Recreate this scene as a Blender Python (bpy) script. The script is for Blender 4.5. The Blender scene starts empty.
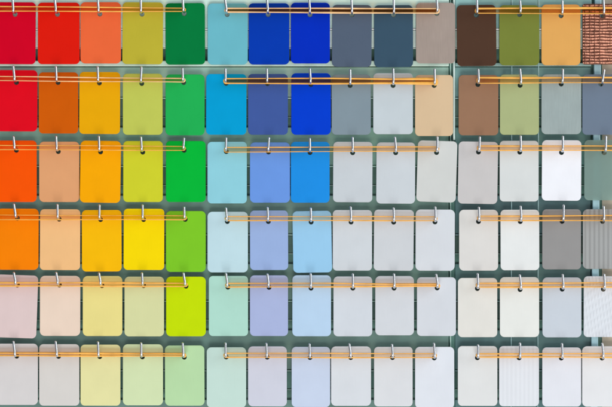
import bpy, bmesh, math, random
from mathutils import Vector

# ------------------------------------------------------------------ camera, light, exposure
scene = bpy.context.scene
C = scene.collection
D = 2.0                                   # camera distance in metres; one millimetre per unit of the layout below
cam_d = bpy.data.cameras.new('camera')
cam = bpy.data.objects.new('camera', cam_d); C.objects.link(cam)
cam.location = (0, -D, 0); cam.rotation_euler = (math.pi / 2, 0, 0)
cam_d.sensor_width = 36; cam_d.lens = 36 * D / 0.612
cam_d.clip_start = 0.05; cam_d.clip_end = 50
scene.camera = cam
scene.view_settings.view_transform = 'Standard'
scene.view_settings.look = 'None'
scene.view_settings.exposure = 0
scene.view_settings.gamma = 1

w = bpy.data.worlds.new('World'); scene.world = w; w.use_nodes = True
bgn = w.node_tree.nodes['Background']
bgn.inputs['Strength'].default_value = 0.50
# a plain room: darker to the left, brighter to the right and above, so the steel has something to reflect
wn = w.node_tree.nodes; wl = w.node_tree.links
wtc = wn.new('ShaderNodeTexCoord'); wsp = wn.new('ShaderNodeSeparateXYZ')
wl.new(wtc.outputs['Generated'], wsp.inputs['Vector'])
wma = wn.new('ShaderNodeMath'); wma.operation = 'MULTIPLY_ADD'; wma.inputs[1].default_value = 0.9; wma.inputs[2].default_value = 0.5
wl.new(wsp.outputs['X'], wma.inputs[0])
wcr = wn.new('ShaderNodeValToRGB'); wl.new(wma.outputs[0], wcr.inputs['Fac'])
wcr.color_ramp.elements[0].position = 0.1; wcr.color_ramp.elements[0].color = (0.25, 0.28, 0.33, 1)
wcr.color_ramp.elements[1].position = 0.75; wcr.color_ramp.elements[1].color = (1.45, 1.5, 1.52, 1)
wl.new(wcr.outputs['Color'], bgn.inputs['Color'])


def area(name, loc, target, size, energy, col):
    l = bpy.data.lights.new(name, 'AREA'); l.shape = 'RECTANGLE'; l.size = size[0]; l.size_y = size[1]
    l.energy = energy; l.color = col
    o = bpy.data.objects.new(name, l); C.objects.link(o); o.location = loc
    o.rotation_euler = (Vector(target) - Vector(loc)).to_track_quat('-Z', 'Y').to_euler()
    return o


area('low_key_lamp', (0.1, -3.6, -2.6), (0, 0, 0.9), (2.8, 2.2), 125, (1, 0.985, 0.96))
area('right_lamp', (2.6, -1.6, 0.9), (0, 0, 0), (0.5, 2.0), 22, (0.94, 0.97, 1))

# ------------------------------------------------------------------ helpers
MM = 0.001


def P(px, py, y=0.0):
    """layout millimetres (x to the right, py downwards) -> world"""
    return Vector(((px - 306) * MM, y * MM, (203.5 - py) * MM))


def lin(c):
    c = c / 255.0
    return c / 12.92 if c <= 0.04045 else ((c + 0.055) / 1.055) ** 2.4


GAIN = 1.0


def albedo(rgb, k=1.0):
    return tuple(min(0.93, max(0.0, lin(v) * k * GAIN)) for v in rgb) + (1,)


def new_mat(name):
    m = bpy.data.materials.new(name); m.use_nodes = True
    nt = m.node_tree
    return m, nt, nt.nodes['Principled BSDF']


def swatch_mat(name, rgb, kind='plain', seed=0):
    m, nt, b = new_mat(name)
    N = nt.nodes; L = nt.links
    tc = N.new('ShaderNodeTexCoord')
    col = albedo(rgb)
    # very faint mottling and brush streaks of the coating; mottling also paints soft highlights
    mp = N.new('ShaderNodeMapping'); mp.inputs['Location'].default_value = (seed * 0.37, 0, seed * 0.11)
    mp.inputs['Scale'].default_value = (1, 1, 1)
    L.new(tc.outputs['Object'], mp.inputs['Vector'])
    n1 = N.new('ShaderNodeTexNoise'); n1.inputs['Scale'].default_value = 45; n1.inputs['Detail'].default_value = 3
    L.new(mp.outputs['Vector'], n1.inputs['Vector'])
    mp2 = N.new('ShaderNodeMapping'); mp2.inputs['Scale'].default_value = (900, 1, 60)
    mp2.inputs['Location'].default_value = (seed, 0, 0)
    L.new(tc.outputs['Object'], mp2.inputs['Vector'])
    n2 = N.new('ShaderNodeTexNoise'); n2.inputs['Scale'].default_value = 1; n2.inputs['Detail'].default_value = 2
    L.new(mp2.outputs['Vector'], n2.inputs['Vector'])
    ad = N.new('ShaderNodeMath'); ad.operation = 'ADD'
    L.new(n1.outputs['Fac'], ad.inputs[0])
    am = N.new('ShaderNodeMath'); am.operation = 'MULTIPLY_ADD'
    am.inputs[1].default_value = 1.0 if kind == 'brushed' else 0.3; am.inputs[2].default_value = 0.0 if kind == 'brushed' else 0.35
    L.new(n2.outputs['Fac'], am.inputs[0]); L.new(am.outputs[0], ad.inputs[1])
    mr = N.new('ShaderNodeMapRange'); mr.inputs['From Min'].default_value = 0.6; mr.inputs['From Max'].default_value = 1.4
    amp = {'plain': 0.045, 'brushed': 0.09}.get(kind, 0.03)
    mr.inputs['To Min'].default_value = 1 - amp; mr.inputs['To Max'].default_value = 1 + amp
    L.new(ad.outputs[0], mr.inputs['Value'])
    vm = N.new('ShaderNodeVectorMath'); vm.operation = 'SCALE'
    vm.inputs[0].default_value = col[:3]
    L.new(mr.outputs['Result'], vm.inputs['Scale'])
    L.new(vm.outputs['Vector'], b.inputs['Base Color'])
    b.inputs['Roughness'].default_value = 0.42
    b.inputs['Specular IOR Level'].default_value = 0.06
    # orange peel and slow waviness of the sheet
    bp = N.new('ShaderNodeBump'); bp.inputs['Strength'].default_value = 0.25; bp.inputs['Distance'].default_value = 0.0006
    n3 = N.new('ShaderNodeTexNoise'); n3.inputs['Scale'].default_value = 30; n3.inputs['Detail'].default_value = 4
    L.new(mp.outputs['Vector'], n3.inputs['Vector'])
    L.new(n3.outputs['Fac'], bp.inputs['Height'])
    last = bp
    if kind in ('ribs', 'fine_ribs', 'rice'):
        wv = N.new('ShaderNodeTexWave'); wv.wave_type = 'BANDS'; wv.bands_direction = 'X'
        per = {'ribs': 4.6, 'fine_ribs': 4.3, 'rice': 2.2}[kind]
        wv.inputs['Scale'].default_value = 2 * math.pi / (20 * per * MM)
        L.new(tc.outputs['Object'], wv.inputs['Vector'])
        src = wv.outputs['Fac']
        if kind == 'rice':
            # slanted little grains, staggered from column to column
            mp3 = N.new('ShaderNodeMapping'); mp3.inputs['Rotation'].default_value = (0, math.radians(32), 0)
            L.new(tc.outputs['Object'], mp3.inputs['Vector'])
            w2 = N.new('ShaderNodeTexWave'); w2.bands_direction = 'Z'
            w2.inputs['Scale'].default_value = 2 * math.pi / (20 * 6.5 * MM)
            w2.inputs['Distortion'].default_value = 2.5; w2.inputs['Detail Scale'].default_value = 3
            L.new(mp3.outputs['Vector'], w2.inputs['Vector'])
            mp4 = N.new('ShaderNodeMapping'); mp4.inputs['Rotation'].default_value = (0, math.radians(7), 0)
            L.new(tc.outputs['Object'], mp4.inputs['Vector'])
            wv.inputs['Scale'].default_value = 2 * math.pi / (20 * 3.4 * MM)
            L.new(mp4.outputs['Vector'], wv.inputs['Vector'])
            mu = N.new('ShaderNodeMath'); mu.operation = 'MULTIPLY'
            L.new(wv.outputs['Fac'], mu.inputs[0]); L.new(w2.outputs['Fac'], mu.inputs[1])
            src = mu.outputs[0]
        b2 = N.new('ShaderNodeBump'); b2.inputs['Strength'].default_value = {'ribs': 0.5, 'fine_ribs': 0.1, 'rice': 0.26}[kind]
        b2.inputs['Distance'].default_value = 0.0012
        L.new(src, b2.inputs['Height']); L.new(bp.outputs['Normal'], b2.inputs['Normal'])
        last = b2
    L.new(last.outputs['Normal'], b.inputs['Normal'])
    if kind == 'glass':
        nt.links.remove(b.inputs['Base Color'].links[0])
        b.inputs['Base Color'].default_value = albedo(rgb, 1.5)
        b.inputs['Transmission Weight'].default_value = 0.55
        b.inputs['Roughness'].default_value = 0.3
        b.inputs['IOR'].default_value = 1.25
        b.inputs['Specular IOR Level'].default_value = 0.5
    if kind == 'brushed':
        b.inputs['Roughness'].default_value = 0.35; b.inputs['Specular IOR Level'].default_value = 0.3
    return m


def simple_mat(name, rgb, rough=0.5, metal=0.0, spec=0.3, noise=0.08, scale=(20, 20, 20), k=1.0, bump=0.0):
    m, nt, b = new_mat(name)
    N = nt.nodes; L = nt.links
    tc = N.new('ShaderNodeTexCoord'); mp = N.new('ShaderNodeMapping'); mp.inputs['Scale'].default_value = scale
    L.new(tc.outputs['Object'], mp.inputs['Vector'])
    n = N.new('ShaderNodeTexNoise'); n.inputs['Scale'].default_value = 1; n.inputs['Detail'].default_value = 5
    L.new(mp.outputs['Vector'], n.inputs['Vector'])
    mr = N.new('ShaderNodeMapRange'); mr.inputs['From Min'].default_value = 0.3; mr.inputs['From Max'].default_value = 0.7
    mr.inputs['To Min'].default_value = 1 - noise; mr.inputs['To Max'].default_value = 1 + noise
    L.new(n.outputs['Fac'], mr.inputs['Value'])
    vm = N.new('ShaderNodeVectorMath'); vm.operation = 'SCALE'; vm.inputs[0].default_value = albedo(rgb, k)[:3]
    L.new(mr.outputs['Result'], vm.inputs['Scale']); L.new(vm.outputs['Vector'], b.inputs['Base Color'])
    b.inputs['Roughness'].default_value = rough; b.inputs['Metallic'].default_value = metal
    b.inputs['Specular IOR Level'].default_value = spec
    if bump:
        bp = N.new('ShaderNodeBump'); bp.inputs['Strength'].default_value = bump; bp.inputs['Distance'].default_value = 0.0005
        L.new(n.outputs['Fac'], bp.inputs['Height']); L.new(bp.outputs['Normal'], b.inputs['Normal'])
    return m


def obj(name, mesh, mat, parent=None, smooth=False):
    o = bpy.data.objects.new(name, mesh); C.objects.link(o)
    if mat and not mesh.materials:
        mesh.materials.append(mat)
    if smooth:
        for p in mesh.polygons:
            p.use_smooth = True
    if parent:
        o.parent = parent
    return o


def tag(o, label, cat, group=None):
    o['label'] = label; o['category'] = cat
    if group:
        o['group'] = group
    return o


def box_bm(bm, x0, x1, p0, p1, y0, y1, bev=0.0):
    """x0..x1, py p0..p1 (downwards), depth y0 (front) .. y1 (back), millimetres"""
    vs = [bm.verts.new(P(x, p, y)) for x in (x0, x1) for p in (p0, p1) for y in (y0, y1)]
    idx = [(0, 1, 3, 2), (4, 6, 7, 5), (0, 4, 5, 1), (2, 3, 7, 6), (0, 2, 6, 4), (1, 5, 7, 3)]
    fs = [bm.faces.new([vs[i] for i in f]) for f in idx]
    if bev:
        es = list({e for f in fs for e in f.edges})
        bmesh.ops.bevel(bm, geom=es, offset=bev * MM, segments=2, affect='EDGES', profile=0.5)


def bm_mesh(bm, name):
    bmesh.ops.recalc_face_normals(bm, faces=bm.faces)
    me = bpy.data.meshes.new(name); bm.to_mesh(me); bm.free(); return me


def tube_bm(bm, pts, radii, seg=12, cap=True):
    pts = [Vector(p) for p in pts]
    rings = []
    up = Vector((1, 0, 0))
    for i, p in enumerate(pts):
        t = (pts[min(i + 1, len(pts) - 1)] - pts[max(i - 1, 0)]).normalized()
        a = (up - t * up.dot(t))
        if a.length < 1e-4:
            a = Vector((0, 1, 0)) - t * t.y
        a.normalize(); bb = t.cross(a)
        r = radii[i] if isinstance(radii, (list, tuple)) else radii
        rings.append([bm.verts.new(p + (a * math.cos(2 * math.pi * k / seg) + bb * math.sin(2 * math.pi * k / seg)) * r)
                      for k in range(seg)])
    for i in range(len(rings) - 1):
        for k in range(seg):
            bm.faces.new((rings[i][k], rings[i][(k + 1) % seg], rings[i + 1][(k + 1) % seg], rings[i + 1][k]))
    if cap:
        bm.faces.new(rings[0]); bm.faces.new(rings[-1])


# ------------------------------------------------------------------ the display board behind the swatches
HOLE_Y = [14.8, 83.8, 152.2, 220.8, 287.4, 357.2]
board = bpy.data.objects.new('display_board', None); C.objects.link(board)
board.location = (0, 0.03, 0)
tag(board, 'dark green slatted display board behind all the hanging colour swatches', 'display board')


def bpart(name, bm, mat):
    me = bm_mesh(bm, name)
    o = obj(name, me, mat, board)
    o.matrix_parent_inverse = board.matrix_world.inverted() if False else o.matrix_parent_inverse
    o.location = (0, -0.03, 0)
    return o


back_m = simple_mat('back_panel_paint', (60, 88, 80), 0.35, k=2.6, spec=0.4, noise=0.25, scale=(14, 14, 40))
bm = bmesh.new(); box_bm(bm, -70, 690, -60, 470, 11, 30); bpart('back_panel', bm, back_m)

SL = [(190, 216, 206), (122, 148, 138), (100, 134, 122), (86, 112, 104), (80, 108, 100), (76, 100, 94)]  # left slats, brightness painted into the colour: pale at top, dark below
SR = [(120, 158, 156), (86, 116, 114), (72, 104, 100), (60, 86, 88), (62, 90, 88), (62, 88, 88)]  # right slats, the same top-to-bottom brightness painted in
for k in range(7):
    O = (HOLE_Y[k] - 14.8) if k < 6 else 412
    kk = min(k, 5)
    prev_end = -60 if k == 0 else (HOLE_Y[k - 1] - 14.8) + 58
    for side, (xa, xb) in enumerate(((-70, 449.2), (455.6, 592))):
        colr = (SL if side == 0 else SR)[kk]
        m = simple_mat('slat_lit_tone', colr, 0.3, spec=0.45, noise=0.16, scale=(16, 16, 55), k=(1.35, 2.2, 1.9, 1.95, 2.0, 2.0, 2.0)[k])
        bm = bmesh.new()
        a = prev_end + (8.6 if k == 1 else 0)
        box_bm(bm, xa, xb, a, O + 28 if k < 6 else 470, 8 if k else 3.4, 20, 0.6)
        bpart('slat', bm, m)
        if k == 6:
            continue
        # rounded lip under each slat and the thinner lower slat, row light painted in
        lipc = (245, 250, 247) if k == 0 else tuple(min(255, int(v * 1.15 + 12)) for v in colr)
        m2 = simple_mat('lip_lit_tone', lipc, 0.25, spec=0.5, noise=0.05, k=1.7 if k else 1)
        bm = bmesh.new(); box_bm(bm, xa, xb, O + 28.2, O + 29.6, 6.5 if k else 2.4, 18, 0.4); bpart('slat_lip', bm, m2)
        low = [(214, 236, 224), (84, 112, 102), (66, 96, 86), (66, 92, 84), (58, 84, 78), (64, 98, 90)][k]  # upper brightness painted into the top row's tone
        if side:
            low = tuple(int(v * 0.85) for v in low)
        m3 = simple_mat('lower_slat_lit_tone', low, 0.35, spec=0.4, noise=0.12, scale=(16, 16, 55), k=1.8 if k else 1.15)
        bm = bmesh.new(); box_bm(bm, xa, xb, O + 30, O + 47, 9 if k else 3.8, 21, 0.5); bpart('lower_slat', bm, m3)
        m4 = simple_mat('rail_lit_tone', (120, 150, 140) if k else (225, 238, 230), 0.3, spec=0.5, noise=0.05)  # paler top rail carries the painted brightness too
        bm = bmesh.new(); box_bm(bm, xa, xb, O + 47.3, O + 48.3, 8 if k else 3.2, 20, 0.3); bpart('rail', bm, m4)
    if k == 0:
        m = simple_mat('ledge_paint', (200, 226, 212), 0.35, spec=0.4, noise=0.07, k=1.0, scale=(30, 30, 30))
        bm = bmesh.new(); box_bm(bm, -70, 449.2, 60.5, 66, 3, 20, 0.7); bpart('ledge', bm, m)
        m = simple_mat('ledge_paint', (120, 150, 146), 0.35, spec=0.4, noise=0.05, k=1.6, scale=(30, 30, 30))
        bm = bmesh.new(); box_bm(bm, 455.6, 592, 62.5, 66, 5, 20, 0.7); bpart('ledge', bm, m)

# upright joint strips, tubes shaped as glass reflections, the pale post at the right
pale = simple_mat('joint_strip_plastic', (206, 226, 220), 0.3, spec=0.5, noise=0.05)
grn = simple_mat('joint_groove', (70, 104, 96), 0.4, noise=0.1, k=1.8)
bm = bmesh.new(); box_bm(bm, 449.4, 455.4, -60, 470, 9.8, 22); bpart('joint_groove', bm, grn)
bm = bmesh.new(); box_bm(bm, 450.6, 451.6, -60, 470, 7, 15.8, 0.3); bpart('joint_strip', bm, simple_mat('thin_strip_plastic', (170, 200, 190), 0.3, k=1.5))
bm = bmesh.new(); box_bm(bm, 453.4, 455.3, -60, 140, 3, 15.8, 0.4); bpart('joint_strip', bm, pale)
reflection_m = simple_mat('reflection_tone', (150, 180, 182), 0.3, spec=0.5, k=1.5)  # pale lines standing in for reflections in the glassy backing
for x in (511.8, 538.6):
    bm = bmesh.new(); tube_bm(bm, [P(x + 0.6, -60, 2.6), P(x - 0.4, 470, 5)], 0.35 * MM, 8); bpart('reflection_line', bm, reflection_m)
bm = bmesh.new()
vs = []
box_bm(bm, 594.5, 601.5, -60, 470, 4, 19, 0.8)
for v in bm.verts:
    v.co.x += (v.co.z - 0.13) * 0.01
bpart('post', bm, simple_mat('post_paint', (168, 206, 216), 0.25, spec=0.5, k=1.05, noise=0.1, scale=(60, 60, 8)))
bm = bmesh.new(); box_bm(bm, 603.5, 690, -60, 470, 9.5, 23); bpart('side_panel', bm, simple_mat('side_panel_board', (160, 150, 134), 0.5, noise=0.1, k=1.6, scale=(60, 20, 20)))

# ------------------------------------------------------------------ swatches: left, right, top, bottom, tilt, colour, name, kind
S = {}
S[1] = [
 (-4.5, 35.8, 2.3, 64.2, 0.3, (210, 0, 36), 'crimson red', 'plain'),
 (37.9, 79.6, 2.6, 64.2, 0.0, (224, 26, 10), 'scarlet red', 'plain'),
 (80.5, 120.9, 2.2, 63.5, 0.0, (237, 104, 58), 'coral orange', 'plain'),
 (122.6, 163.1, 2.3, 64.2, 0.4, (189, 177, 54), 'mustard olive yellow', 'plain'),
 (165.4, 204.9, 3.1, 64.6, -0.3, (0, 122, 60), 'deep green', 'plain'),
 (207.6, 247.8, 3.4, 64.6, 0.0, (107, 184, 199), 'muted aqua', 'plain'),
 (248.6, 289.3, 3.2, 64.6, 0.0, (2, 58, 176), 'strong cobalt blue', 'plain'),
 (290.8, 329.9, 2.7, 63.5, 0.0, (0, 46, 190), 'vivid royal blue', 'plain'),
 (332.2, 371.8, 4.9, 67.0, 0.5, (84, 98, 118), 'slate grey', 'plain'),
 (374.0, 412.9, 5.2, 67.2, -0.2, (58, 84, 104), 'dark petrol blue', 'plain'),
 (416.0, 455.2, 2.7, 63.5, 0.2, (162, 147, 138), 'warm taupe', 'brushed'),
 (456.6, 496.0, 5.0, 66.1, -0.6, (80, 56, 43), 'dark chocolate brown', 'plain'),
 (499.2, 539.3, 5.2, 65.4, 0.0, (118, 129, 56), 'olive green', 'plain'),
 (541.4, 580.4, 4.5, 65.3, 0.0, (225, 168, 92), 'light ochre', 'plain'),
 (582.4, 622.5, 3.8, 64.5, 0.0, (226, 152, 122), 'woven salmon and brown', 'weave')]
S[2] = [
 (-3.5, 37.4, 70.1, 131.4, 0.2, (224, 8, 30), 'bright red', 'plain'),
 (38.7, 78.2, 72.3, 133.5, 0.0, (208, 92, 4), 'burnt orange', 'plain'),
 (79.4, 120.2, 72.0, 134.0, 0.3, (233, 168, 4), 'amber yellow', 'plain'),
 (122.8, 162.6, 73.7, 134.8, 0.0, (192, 200, 88), 'pale olive lime', 'plain'),
 (165.5, 204.6, 74.4, 135.3, 0.0, (32, 176, 84), 'emerald green', 'plain'),
 (206.2, 246.5, 74.0, 134.8, 0.2, (0, 158, 212), 'bright cyan blue', 'plain'),
 (248.0, 287.9, 74.0, 134.8, 0.0, (64, 90, 158), 'dusky indigo blue', 'plain'),
 (291.2, 330.8, 73.2, 134.8, 0.0, (0, 62, 208), 'bright ultramarine blue', 'plain'),
 (331.6, 370.8, 74.5, 134.8, 0.0, (130, 147, 158), 'steel grey', 'plain'),
 (373.2, 412.9, 73.2, 134.2, 0.0, (196, 206, 212), 'light silver grey', 'plain'),
 (415.0, 453.0, 75.0, 136.0, 0.0, (216, 188, 152), 'sand beige', 'plain'),
 (458.6, 498.3, 75.0, 135.3, 0.0, (152, 115, 90), 'caramel brown', 'plain'),
 (499.8, 538.9, 74.5, 134.8, 0.0, (170, 180, 130), 'pale moss green', 'plain'),
 (541.4, 581.2, 74.3, 134.2, 0.0, (156, 170, 170), 'greenish grey', 'brushed'),
 (582.2, 622.5, 74.4, 134.8, 0.0, (110, 125, 144), 'blue slate', 'plain')]
S[3] = [
 (-4.0, 36.7, 140.5, 202.0, 0.0, (255, 84, 0), 'vivid orange', 'plain'),
 (39.2, 79.3, 141.6, 202.0, 0.0, (222, 160, 112), 'peachy tan', 'plain'),
 (80.5, 120.9, 140.8, 202.7, 0.8, (248, 168, 0), 'warm yellow orange', 'plain'),
 (123.3, 162.8, 141.0, 202.0, 0.0, (206, 208, 45), 'acid yellow green', 'plain'),
 (165.9, 205.6, 141.0, 202.0, 0.0, (0, 182, 56), 'vivid green', 'plain'),
 (207.5, 246.8, 141.8, 203.4, 0.0, (142, 206, 220), 'light aqua', 'plain'),
 (249.9, 289.9, 142.4, 202.7, 0.0, (106, 151, 226), 'cornflower blue', 'plain'),
 (290.8, 329.6, 141.8, 202.7, 0.0, (30, 142, 228), 'azure blue', 'plain'),
 (333.2, 372.5, 141.8, 202.2, 0.3, (199, 206, 212), 'cool light grey', 'plain'),
 (376.4, 415.2, 142.4, 203.6, 0.3, (202, 209, 215), 'pale bluish grey', 'plain'),
 (417.6, 457.0, 140.8, 202.0, 1.7, (208, 210, 208), 'pale stone grey', 'plain'),
 (458.4, 498.0, 141.6, 203.8, 0.9, (200, 197, 197), 'warm mid grey', 'plain'),
 (499.6, 538.5, 140.8, 201.5, 0.0, (214, 218, 218), 'soft greenish white', 'plain'),
 (541.9, 581.3, 140.2, 200.7, 0.3, (238, 240, 250), 'brilliant white', 'plain'),
 (584.2, 624.0, 140.0, 200.3, 0.0, (136, 160, 154), 'translucent sea green', 'glass')]
S[4] = [
 (-3.0, 38.7, 208.6, 269.8, 0.3, (251, 130, 0), 'bright tangerine', 'plain'),
 (40.0, 80.3, 209.2, 270.0, 0.2, (241, 190, 132), 'light apricot', 'plain'),
 (81.8, 121.5, 210.0, 271.5, -0.2, (246, 186, 5), 'golden yellow', 'plain'),
 (123.7, 164.3, 208.7, 270.0, 0.2, (245, 215, 0), 'pure bright yellow', 'plain'),
 (165.9, 205.7, 211.0, 271.9, 0.0, (124, 197, 38), 'apple green', 'plain'),
 (207.5, 247.9, 211.7, 272.4, 0.0, (190, 219, 228), 'icy pale blue', 'plain'),
 (249.9, 288.0, 210.5, 270.0, -0.2, (152, 176, 221), 'periwinkle blue', 'plain'),
 (292.5, 331.3, 211.0, 272.6, -0.9, (152, 202, 236), 'sky blue', 'plain'),
 (332.7, 372.0, 210.0, 270.6, 0.0, (205, 211, 217), 'hazy grey', 'plain'),
 (374.0, 413.7, 209.7, 270.6, 0.5, (205, 209, 214), 'plain light grey', 'plain'),
 (415.6, 454.8, 209.5, 270.7, 0.3, (212, 216, 222), 'frosty grey', 'plain'),
 (459.0, 498.0, 209.7, 270.6, 0.0, (218, 216, 213), 'pearl grey', 'plain'),
 (500.4, 539.1, 209.7, 270.2, -0.2, (227, 230, 230), 'soft white', 'plain'),
 (542.2, 581.0, 209.2, 269.4, 0.0, (148, 147, 147), 'dark warm grey', 'plain'),
 (582.7, 622.8, 209.2, 268.9, 0.0, (160, 162, 162), 'vertically ribbed grey', 'ribs')]
S[5] = [
 (-4.0, 38.0, 275.0, 337.8, 1.9, (222, 200, 199), 'dusty pale pink', 'plain'),
 (40.0, 80.3, 275.8, 335.9, 0.2, (232, 210, 192), 'pale peach', 'plain'),
 (82.8, 122.3, 276.0, 336.0, 0.0, (231, 218, 138), 'straw yellow', 'plain'),
 (124.5, 164.0, 276.6, 336.3, 0.0, (213, 216, 162), 'pale khaki green', 'plain'),
 (166.1, 205.8, 276.6, 336.3, 0.0, (193, 220, 0), 'electric lime', 'plain'),
 (208.8, 248.0, 275.9, 336.0, 0.0, (173, 217, 202), 'pale mint', 'plain'),
 (249.9, 288.0, 275.3, 336.0, 0.0, (168, 180, 219), 'lavender blue', 'plain'),
 (292.3, 331.0, 275.2, 336.2, 0.0, (182, 209, 235), 'powder blue', 'plain'),
 (333.4, 372.2, 276.4, 336.3, 0.0, (208, 214, 222), 'misty grey', 'plain'),
 (375.2, 413.9, 276.0, 335.3, 0.0, (208, 212, 218), 'mild grey', 'plain'),
 (416.9, 455.9, 277.2, 336.0, 0.0, (210, 214, 221), 'satin grey', 'plain'),
 (457.8, 497.2, 277.9, 337.1, 0.0, (223, 221, 215), 'ivory grey', 'plain'),
 (499.8, 539.0, 277.1, 337.0, 0.0, (228, 230, 226), 'off white', 'plain'),
 (542.4, 581.3, 277.4, 337.3, 0.0, (199, 207, 217), 'cold bluish grey', 'plain'),
 (583.6, 623.5, 276.2, 337.0, 0.0, (216, 221, 228), 'embossed white', 'rice')]
S[6] = [
 (-4.0, 37.9, 343.6, 404.8, 0.0, (212, 208, 208), 'faint pinkish grey', 'plain'),
 (39.2, 79.3, 344.1, 405.6, 0.0, (213, 209, 205), 'blush beige', 'plain'),
 (80.5, 120.4, 344.6, 405.6, 0.0, (226, 222, 163), 'pale cream yellow', 'plain'),
 (122.9, 163.0, 344.2, 405.2, 0.0, (208, 223, 177), 'pale lime green', 'plain'),
 (164.9, 204.4, 345.4, 405.6, -0.2, (181, 216, 166), 'soft spring green', 'plain'),
 (206.7, 246.1, 347.2, 407.6, 0.0, (193, 218, 209), 'pale seafoam', 'plain'),
 (248.0, 286.8, 346.3, 406.4, 0.0, (204, 206, 220), 'pale lilac', 'plain'),
 (291.6, 330.1, 346.8, 407.0, 0.0, (197, 209, 231), 'baby blue', 'plain'),
 (331.0, 371.0, 346.3, 405.8, 0.0, (212, 216, 222), 'whitish grey', 'plain'),
 (374.0, 412.6, 346.8, 406.4, 0.0, (215, 217, 221), 'subtle grey', 'plain'),
 (415.0, 454.2, 346.8, 408.2, 0.0, (219, 223, 231), 'bluish white', 'plain'),
 (457.8, 497.3, 346.0, 405.8, 0.0, (221, 222, 222), 'neutral white', 'plain'),
 (499.0, 538.9, 346.0, 406.2, 0.0, (221, 224, 230), 'finely ribbed white', 'fine_ribs'),
 (542.2, 581.1, 347.4, 406.5, 0.0, (223, 225, 233), 'smooth cool white', 'plain'),
 (582.0, 622.0, 346.2, 406.6, 0.0, (224, 225, 228), 'clean white', 'plain')]
# hook: tip x, tip py, hole x, hole py
H = {}
H[1] = [(12.5, -1.5, 15.2, 14.8), (54.6, -1.5, 57.5, 14.8), (97.6, -1.5, 99.9, 14.5), (140.6, -1.5, 142, 14.6), (182.6, -1.5, 184.2, 14),
        (224.8, -1.5, 227.2, 15), (266.9, -1.5, 268.2, 15), (309, -1.5, 310, 15.2), (351.3, -1.5, 351.9, 15.2), (393.6, -1, 393.5, 15.4),
        (436.6, -1.5, 436.7, 14), (476.8, -0.5, 476.3, 15.6), (520, 0.5, 519.5, 15), (562.3, 0.5, 561, 16.2), (603.4, -0.5, 602.4, 16)]
H[2] = [(13.2, 66, 16.5, 83), (55.9, 66.5, 58.1, 83), (97.6, 67, 99.4, 83.5), (141.5, 67, 141.8, 84), (182.5, 68, 183.7, 83),
        (225.4, 68.5, 226.1, 83.8), (266.8, 68.5, 267.5, 84), (309.8, 68.5, 310.7, 85), (350.2, 69.5, 350.1, 86), (393.2, 68.5, 393, 86),
        (434.6, 69, 434.1, 86), (478.3, 69, 477.8, 85), (520, 68.7, 520, 85.8), (562.8, 69.2, 561.1, 84.5), (604.2, 69.5, 600.8, 84.5)]
H[3] = [(13.4, 136.5, 16.4, 150.8), (56.1, 136.3, 58.3, 152), (98.8, 136.3, 100.6, 152.4), (141, 137, 142.8, 152.6), (184.1, 138, 184.1, 150.8),
        (226.2, 137.8, 226.3, 152), (269, 137.5, 268.5, 152.4), (309.8, 138.3, 310, 153), (352.6, 137.3, 352.6, 153.2), (395, 137.3, 395.6, 153.2),
        (437.4, 136.8, 436.5, 153), (479.8, 136.8, 478.4, 152.5), (520.6, 135.8, 519.7, 152.6), (562.9, 136.2, 561.4, 153), (606, 136.2, 604, 153)]
H[4] = [(13.9, 204, 17.4, 218.6), (57.4, 204.5, 59.2, 219.6), (99.5, 205, 100.6, 220), (142.6, 205, 143.6, 220), (184.2, 207, 185.2, 219.8),
        (226, 208, 227.3, 222), (267.5, 207.4, 268.3, 222), (310.7, 208, 311.1, 222.5), (350.6, 207, 351, 222.5), (393.6, 208, 393.6, 222.6),
        (435.3, 207, 434.9, 222.4), (478.9, 207.3, 478.4, 222), (520.6, 206.3, 520.2, 222), (563.7, 205.2, 562, 221.8), (603.6, 206.2, 602.4, 221.8)]
H[5] = [(13.8, 272.5, 17.4, 285.4), (56.2, 272.5, 59.4, 285.4), (99, 273, 102, 286), (142, 273, 143.6, 286), (183.4, 273, 186, 286.6),
        (226, 273.5, 227.9, 287.6), (267.4, 274, 269, 287.8), (310.6, 273.6, 311, 288.6), (352.8, 274, 352.8, 288.6), (394, 274, 394, 288.6),
        (436.2, 274.4, 437.1, 288.4), (477.6, 273.8, 477.3, 289), (519.8, 275, 520, 290), (562.6, 274.4, 562.1, 289.6), (604.2, 274.2, 603.2, 289.6)]
H[6] = [(13.4, 341.5, 16.8, 356.6), (55.6, 341.5, 58.6, 356.8), (98, 342, 99.8, 357), (141.2, 343, 142.4, 357.3), (182.6, 343, 184.3, 357.6),
        (225.5, 343, 226.2, 357.4), (266.3, 343.4, 267.2, 357.6), (309.5, 344, 310, 358), (349.3, 344, 350.7, 358), (392, 344.5, 392.4, 358),
        (434, 343.4, 434.2, 358.4), (478.1, 345, 477.3, 358.2), (520, 343.2, 519, 358.3), (562, 343.6, 561.2, 358.5), (602.2, 343.4, 602, 358.5)]

ROWN = {1: 'top', 2: 'second', 3: 'third', 4: 'fourth', 5: 'fifth', 6: 'bottom'}
ORD = ['first', 'second', 'third', 'fourth', 'fifth', 'sixth', 'seventh', 'eighth', 'ninth', 'tenth', 'eleventh', 'twelfth',
       'thirteenth', 'fourteenth', 'last']


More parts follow.
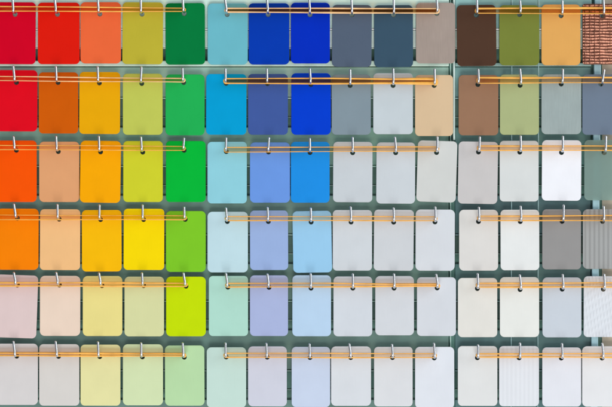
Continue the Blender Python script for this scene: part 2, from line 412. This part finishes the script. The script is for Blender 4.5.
def card_mesh(w, h, hx, hz, r, name, rh=2.4, thick=1.3, bev=0.35):
    """rounded card with a punched hole, origin at the hole; w,h in mm, hx = hole offset from left, hz from top"""
    cu = bpy.data.curves.new(name, 'CURVE'); cu.dimensions = '2D'; cu.fill_mode = 'BOTH'
    cu.extrude = (thick / 2 - bev) * MM; cu.bevel_depth = bev * MM; cu.bevel_resolution = 2
    L_, R_, T_, B_ = -hx + bev, w - hx - bev, hz - bev, -(h - hz) + bev
    pts = []
    for cx, cz, a0 in ((R_ - r, T_ - r, 0), (L_ + r, T_ - r, 90), (L_ + r, B_ + r, 180), (R_ - r, B_ + r, 270)):
        for k in range(9):
            a = math.radians(a0 + 90 * k / 8)
            pts.append((cx + r * math.cos(a), cz + r * math.sin(a)))
    # a small wobble along the straight edges: hand-cut sheets are not perfectly straight
    sp = cu.splines.new('POLY'); sp.points.add(len(pts) - 1)
    for i, (x, z) in enumerate(pts):
        sp.points[i].co = (x * MM, z * MM, 0, 1)
    sp.use_cyclic_u = True
    sp = cu.splines.new('POLY'); sp.points.add(23)
    for k in range(24):
        a = -2 * math.pi * k / 24
        sp.points[k].co = ((rh + bev) * math.cos(a) * MM, (rh + bev) * math.sin(a) * MM, 0, 1)
    sp.use_cyclic_u = True
    o = bpy.data.objects.new('tmp', cu); C.objects.link(o)
    dg = bpy.context.evaluated_depsgraph_get()
    me = bpy.data.meshes.new_from_object(o.evaluated_get(dg)); me.name = name
    bpy.data.objects.remove(o); bpy.data.curves.remove(cu)
    for v in me.vertices:                      # lay it in the XZ plane, facing the camera
        x, y, z = v.co; v.co = (x, -z, y)
    # the curve faces +Z, after the swap the winding has to be checked
    bmx = bmesh.new(); bmx.from_mesh(me)
    bmesh.ops.remove_doubles(bmx, verts=bmx.verts, dist=1e-7)
    bmesh.ops.recalc_face_normals(bmx, faces=bmx.faces)
    bmx.to_mesh(me); bmx.free()
    me.materials.clear()
    return me


def weave_mesh(w, h, hx, hz):
    """reeds woven over upright threads, between a narrow dark border"""
    bm = bmesh.new()
    n = 20; pitch = (h - 0.6) / n
    for j in range(n):
        z = (hz - 0.4 - pitch * (j + 0.5)) * MM
        segs = ((0.3, hx - 2.9), (hx + 2.9, w - 0.3)) if abs(z) < 3.2 * MM else ((0.3, w - 0.3),)
        for (a, b) in segs:
            pts = []; m = max(2, int((b - a) / 0.8)); ph = random.uniform(0, 6)
            for i in range(m + 1):
                x = a + (b - a) * i / m
                y = -1.25 + 0.25 * math.sin(2 * math.pi * (x - 2.4) / 4.8)
                pts.append(Vector(((x - hx) * MM, y * MM, z + 0.22 * math.sin(ph + x * 0.35) * MM + random.uniform(-.06, .06) * MM)))
            tube_bm(bm, pts, (0.9 + random.uniform(-.2, .16)) * MM, 6)
    # round the corners off by trimming
    return bm_mesh(bm, 'weave')


random.seed(4)
hook_m, nt, b = new_mat('polished_steel')
b.inputs['Base Color'].default_value = (0.78, 0.80, 0.84, 1); b.inputs['Metallic'].default_value = 1.0
b.inputs['Roughness'].default_value = 0.22
tcn = nt.nodes.new('ShaderNodeTexCoord'); nz = nt.nodes.new('ShaderNodeTexNoise'); nz.inputs['Scale'].default_value = 120
mr = nt.nodes.new('ShaderNodeMapRange'); mr.inputs['To Min'].default_value = 0.2; mr.inputs['To Max'].default_value = 0.3
nt.links.new(tcn.outputs['Object'], nz.inputs['Vector']); nt.links.new(nz.outputs['Fac'], mr.inputs['Value'])
nt.links.new(mr.outputs['Result'], b.inputs['Roughness'])

warp_m = simple_mat('dark_reed', (120, 74, 58), 0.6, noise=0.2, scale=(300, 300, 300))
reed_m = simple_mat('salmon_reed', (234, 168, 140), 0.5, k=1.05, noise=0.3, scale=(260, 260, 900))

for row in range(1, 7):
    for c in range(15):
        l, r_, t, bt, tilt, rgb, cname, kind = S[row][c]
        tx, ty, hx, hy = H[row][c]
        hy_c = hy - 0.5
        w_, h_ = r_ - l, bt - t
        rad = 4.0 if kind != 'weave' else 2.0
        rad += random.uniform(-0.4, 0.5)
        me = card_mesh(w_, h_, hx - l, hy_c - t, rad, 'swatch', bev=0.35)
        if kind == 'weave':
            root = bpy.data.objects.new('colour_swatch', None); C.objects.link(root)
            obj('backing_card', me, warp_m, root)
            obj('woven_reeds', weave_mesh(w_, h_, hx - l, hy_c - t), reed_m, root, smooth=True)
            bm = bmesh.new()
            for i in range(8):
                x = 2.4 + 4.8 * i
                if abs(x - (hx - l)) < 2.8:
                    continue
                pts = []
                for q in range(64):
                    z_ = (hy_c - t - 0.4) - (h_ - 0.8) * q / 63
                    pts.append(Vector(((x - (hx - l) + 0.25 * math.sin(q * 0.7 + i)) * MM,
                                       (-2.0 - 0.25 * math.sin(2 * math.pi * q / 63 * 20)) * MM, z_ * MM)))
                tube_bm(bm, pts, (0.5 if i < 4 else 0.2) * MM, 6)
            obj('binding_threads', bm_mesh(bm, 'threads'), warp_m, root, smooth=True)
        else:
            root = obj('colour_swatch', me, swatch_mat(cname.replace(' ', '_'), rgb, kind, row * 15 + c))
        root.location = P(hx, hy_c, 0)
        root.rotation_euler = (math.radians(random.uniform(-0.7, 0.7)), math.radians(tilt), math.radians(random.uniform(-1.1, 1.1)))
        if row == 1:
            lab = f'{cname} swatch, {ORD[c]} card from the left in the top row'
        else:
            lab = f'{cname} swatch below the {S[row-1][c][6]} one, {ORD[c]} in the {ROWN[row]} row'
        tag(root, lab, 'colour swatch', 'colour swatches hanging in six rows')
        # hook
        bm = bmesh.new()
        F = 12.0
        f = (D * 1000 - F) / (D * 1000)
        r0 = 1.25
        # measured outer extent, taken back to the plane the upright stands in
        X1 = 306 + (tx - 306) * f; Y1 = 203.5 + (ty + r0 * 0.3 - 203.5) * f
        pegy = hy_c - 1.15
        bx = hx + (X1 - hx) * 0.15
        pts = [P(hx, pegy, 22), P(hx, pegy, 0), P(hx + (bx - hx) * .5, pegy, -F + 3.2)]
        R = 3.0
        for k in range(1, 7):
            a = math.radians(90 * k / 6)
            pts.append(P(bx, pegy - R * (1 - math.cos(a)), -F + R - R * math.sin(a)))
        n = 5
        y0_ = pegy - R
        for k in range(1, n + 1):
            s = k / n
            pts.append(P(bx + (X1 - bx) * s, y0_ + (Y1 - y0_) * s, -F))
        rad_l = [r0 * MM] * (len(pts))
        tip_dir = (pts[-1] - pts[-2]).normalized()
        pts += [pts[-1] + tip_dir * 0.7 * MM * 0.5, pts[-1] + tip_dir * 0.9 * MM]
        rad_l += [r0 * 0.85 * MM, r0 * 0.45 * MM]
        tube_bm(bm, pts, rad_l, 14)
        root_loc = P(hx, pegy, 12)
        for v in bm.verts:
            v.co -= root_loc
        hk = obj('wire_hook', bm_mesh(bm, 'hook'), hook_m, smooth=True)
        hk.location = root_loc
        tag(hk, f'bent steel hook through the {cname} swatch, {ORD[c]} in the {ROWN[row]} row', 'hook', 'steel hooks holding the swatches')

# ------------------------------------------------------------------ amber elastic bands looped over the hooks


def film_mat(name, tint, opacity, patchy=False):
    m = bpy.data.materials.new(name); m.use_nodes = True
    nt = m.node_tree; N = nt.nodes; L = nt.links; N.clear()
    out = N.new('ShaderNodeOutputMaterial'); mx = N.new('ShaderNodeMixShader')
    tr = N.new('ShaderNodeBsdfTransparent'); tr.inputs['Color'].default_value = tint
    pr = N.new('ShaderNodeBsdfPrincipled'); pr.inputs['Base Color'].default_value = (0.85, 0.40, 0.08, 1)
    pr.inputs['Roughness'].default_value = 0.3
    tc = N.new('ShaderNodeTexCoord'); nz = N.new('ShaderNodeTexNoise'); nz.inputs['Scale'].default_value = 9 if patchy else 60
    L.new(tc.outputs['Object'], nz.inputs['Vector'])
    mr = N.new('ShaderNodeMapRange'); mr.inputs['To Min'].default_value = opacity * 0.6; mr.inputs['To Max'].default_value = opacity * 1.4
    if patchy:                                     # thick and thin stretches of the rubber
        mr.inputs['From Min'].default_value = 0.5; mr.inputs['From Max'].default_value = 0.68
        mr.inputs['To Min'].default_value = opacity; mr.inputs['To Max'].default_value = 0.42
    L.new(nz.outputs['Fac'], mr.inputs['Value']); L.new(mr.outputs['Result'], mx.inputs['Fac'])
    L.new(tr.outputs['BSDF'], mx.inputs[1]); L.new(pr.outputs['BSDF'], mx.inputs[2]); L.new(mx.outputs['Shader'], out.inputs['Surface'])
    return m




def films(s):
    side = film_mat('amber_rubber_film', (1 - 0.06 * s, 1 - 0.5 * s, 1 - 0.9 * s, 1), 0.10 + 0.1 * s)
    web = film_mat('amber_rubber_web', (1 - 0.55 * s * s, 1 - 0.82 * s ** 1.4, 1 - 0.97 * s, 1), 0.03 + 0.04 * s, s < 0.7)
    return side, web


edge = simple_mat('amber_rubber_edge', (255, 178, 74), 0.35, spec=0.4, noise=0.16, scale=(70, 70, 70))
edge_pale = simple_mat('pale_rubber_edge', (250, 196, 138), 0.35, spec=0.4, noise=0.16, scale=(70, 70, 70))


def band(name, path, thick, depth, droop, em, label, strength, up_n):
    """path: closed list of (px, py) in mm; ribbon on edge from y=-3 to y=-3-depth; droop(i) tips its front edge"""
    bm = bmesh.new(); n = len(path)
    yb = -3.0
    F1, B1 = [], []
    for i, (x, p) in enumerate(path):
        dz = droop(x, i < n / 2)
        B1.append(bm.verts.new(P(x, p, yb)))
        F1.append(bm.verts.new(P(x, p + dz, yb - depth)))
    for i in range(n):
        j = (i + 1) % n
        bm.faces.new((B1[i], B1[j], F1[j], F1[i])).material_index = 0
    # thin web joining the two runs at the back, clear of the swatches
    for i in range(up_n):
        bm.faces.new((B1[i], B1[i + 1], B1[up_n + 8 + up_n - 1 - i], B1[up_n + 8 + up_n - i])).material_index = 2
    # rolled front edge
    pts = [v.co.copy() for v in F1]
    rings = []
    seg = 8
    for i, p in enumerate(pts):
        t_ = (pts[(i + 1) % n] - pts[i - 1]).normalized()
        a = Vector((0, 1, 0)); bb = t_.cross(a).normalized()
        th = thick(path[i][0], i < n / 2) * 1.25 * MM
        rings.append([bm.verts.new(p + a * math.cos(2 * math.pi * k / seg) * 0.5 * MM + bb * math.sin(2 * math.pi * k / seg) * th)
                      for k in range(seg)])
    for i in range(n):
        j = (i + 1) % n
        for k in range(seg):
            f_ = bm.faces.new((rings[i][k], rings[i][(k + 1) % seg], rings[j][(k + 1) % seg], rings[j][k]))
            f_.material_index = 1; f_.smooth = True
    org = P(sum(p[0] for p in path) / n, sum(p[1] for p in path) / n, -6)
    for v in bm.verts:
        v.co -= org
    me = bpy.data.meshes.new('band'); bm.to_mesh(me); bm.free()
    sd, wb = films(strength); me.materials.append(sd); me.materials.append(em); me.materials.append(wb)
    o = obj(name, me, None); o.location = org
    return tag(o, label, 'elastic band', 'amber elastic bands looped over the hooks')


# row: for each band (upper y at start, upper y at end, lower y at start, lower y at end, upper width, lower width, film tip)
BD = {
 1: [(7.2, 9.0, 12.0, 12.2, .45, .45, 0), (9.2, 9.4, 12.9, 13.9, .5, .6, 0), (9.4, 8.4, 14.0, 14.4, .7, .4, 0)],
 2: [(76.8, 78.9, 80.8, 82.5, .45, .4, 0), (79.2, 78.4, 83.8, 84.4, .5, .6, 1), (78.2, 78.3, 83.8, 83.2, .7, .4, 0)],
 3: [(145.4, 146.6, 149.8, 150.6, .35, .35, 0), (147.6, 147.0, 152.4, 151.2, .4, .35, 0), (146.2, 146.3, 150.6, 150.6, .5, .45, 0)],
 4: [(214.8, 215.7, 219.4, 219.6, .3, .4, 0), (216.4, 216.6, 220.5, 220.6, .35, .45, 0), (216.0, 215.3, 220.4, 220.8, .5, .45, 0)],
 5: [(282.2, 282.8, 285.6, 286.0, .6, .6, 0), (282.9, 282.8, 286.7, 286.2, .4, .5, 1), (282.8, 282.4, 286.8, 286.9, .55, .6, 0)],
 6: [(351.6, 352.4, 355.6, 355.9, .65, .6, 2), (352.5, 352.8, 356.6, 356.8, .4, .5, 0), (353.0, 353.0, 356.4, 356.8, .5, .6, 0)],
}
FS = {1: (.6, .95, .6), 2: (.45, .8, .45), 3: (.3, .45, .4), 4: (.4, .3, .35), 5: (.5, .4, .4), 6: (.6, .35, .35)}
for row in range(1, 7):
    hooks = H[row]
    ends = [(-27, hooks[4][2]), (hooks[5][2], hooks[10][2]), (hooks[11][2], 645)]
    pegs = [h[2] for h in hooks]
    for bi, (x0, x1) in enumerate(ends):
        ua, ub, la, lb, wu, wl, flag = BD[row][bi]
        rnd = random.Random(row * 10 + bi)
        xa, xb = x0, x1
        path = []
        N_ = 44

        def lerp(a, b, s): return a + (b - a) * s
        amp = rnd.uniform(0.1, 0.3); ph = rnd.uniform(0, 6)
        for i in range(N_ + 1):                               # upper run
            s = i / N_; path.append((lerp(xa, xb, s), lerp(ua, ub, s) + amp * math.sin(ph + s * 5) * math.sin(math.pi * s)))
        rr = (lb - ub) / 2
        for k in range(1, 8):                                 # round the last peg
            a = math.pi * k / 8; path.append((xb + 1.8 * math.sin(a), (ub + lb) / 2 - rr * math.cos(a)))
        for i in range(N_ + 1):                               # lower run
            s = 1 - i / N_; path.append((lerp(xa, xb, s), lerp(la, lb, s) + amp * math.sin(ph + 2 + s * 4) * math.sin(math.pi * s)))
        for k in range(1, 8):
            a = math.pi * k / 8; path.append((xa - 1.8 * math.sin(a), (ua + la) / 2 + (la - ua) / 2 * math.cos(a)))

        def thick(x, up, row=row, wu=wu, wl=wl, ph=ph, flag=flag, xb=xb):
            k = 1 + 0.2 * math.sin(ph + x * 0.05)
            if flag == 1 and x > 345:
                k *= 1 + (1.1 if row == 2 else 0.6) * min(1, (x - 345) / 60)
            return (wu if up else wl) * k

        def droop(x, up, flag=flag, row=row):
            d = 0.0
            if flag == 1 and x > 330:
                d = (1.0 if up else -0.6) * min(1, (x - 330) / 60)
            if flag == 2:
                d = 0.7 if up else -0.6
            return d
        if bi == 0:
            lab = f'amber elastic band across the first five hooks of the {ROWN[row]} row'
        elif bi == 1:
            lab = f'amber elastic band between sixth and eleventh hooks of the {ROWN[row]} row'
        else:
            lab = f'amber elastic band across the last four hooks of the {ROWN[row]} row'
        band('elastic_band', path, thick, 6.0, droop,
             edge_pale if (row, bi) in ((1, 1), (2, 0)) else edge, lab, FS[row][bi], N_)
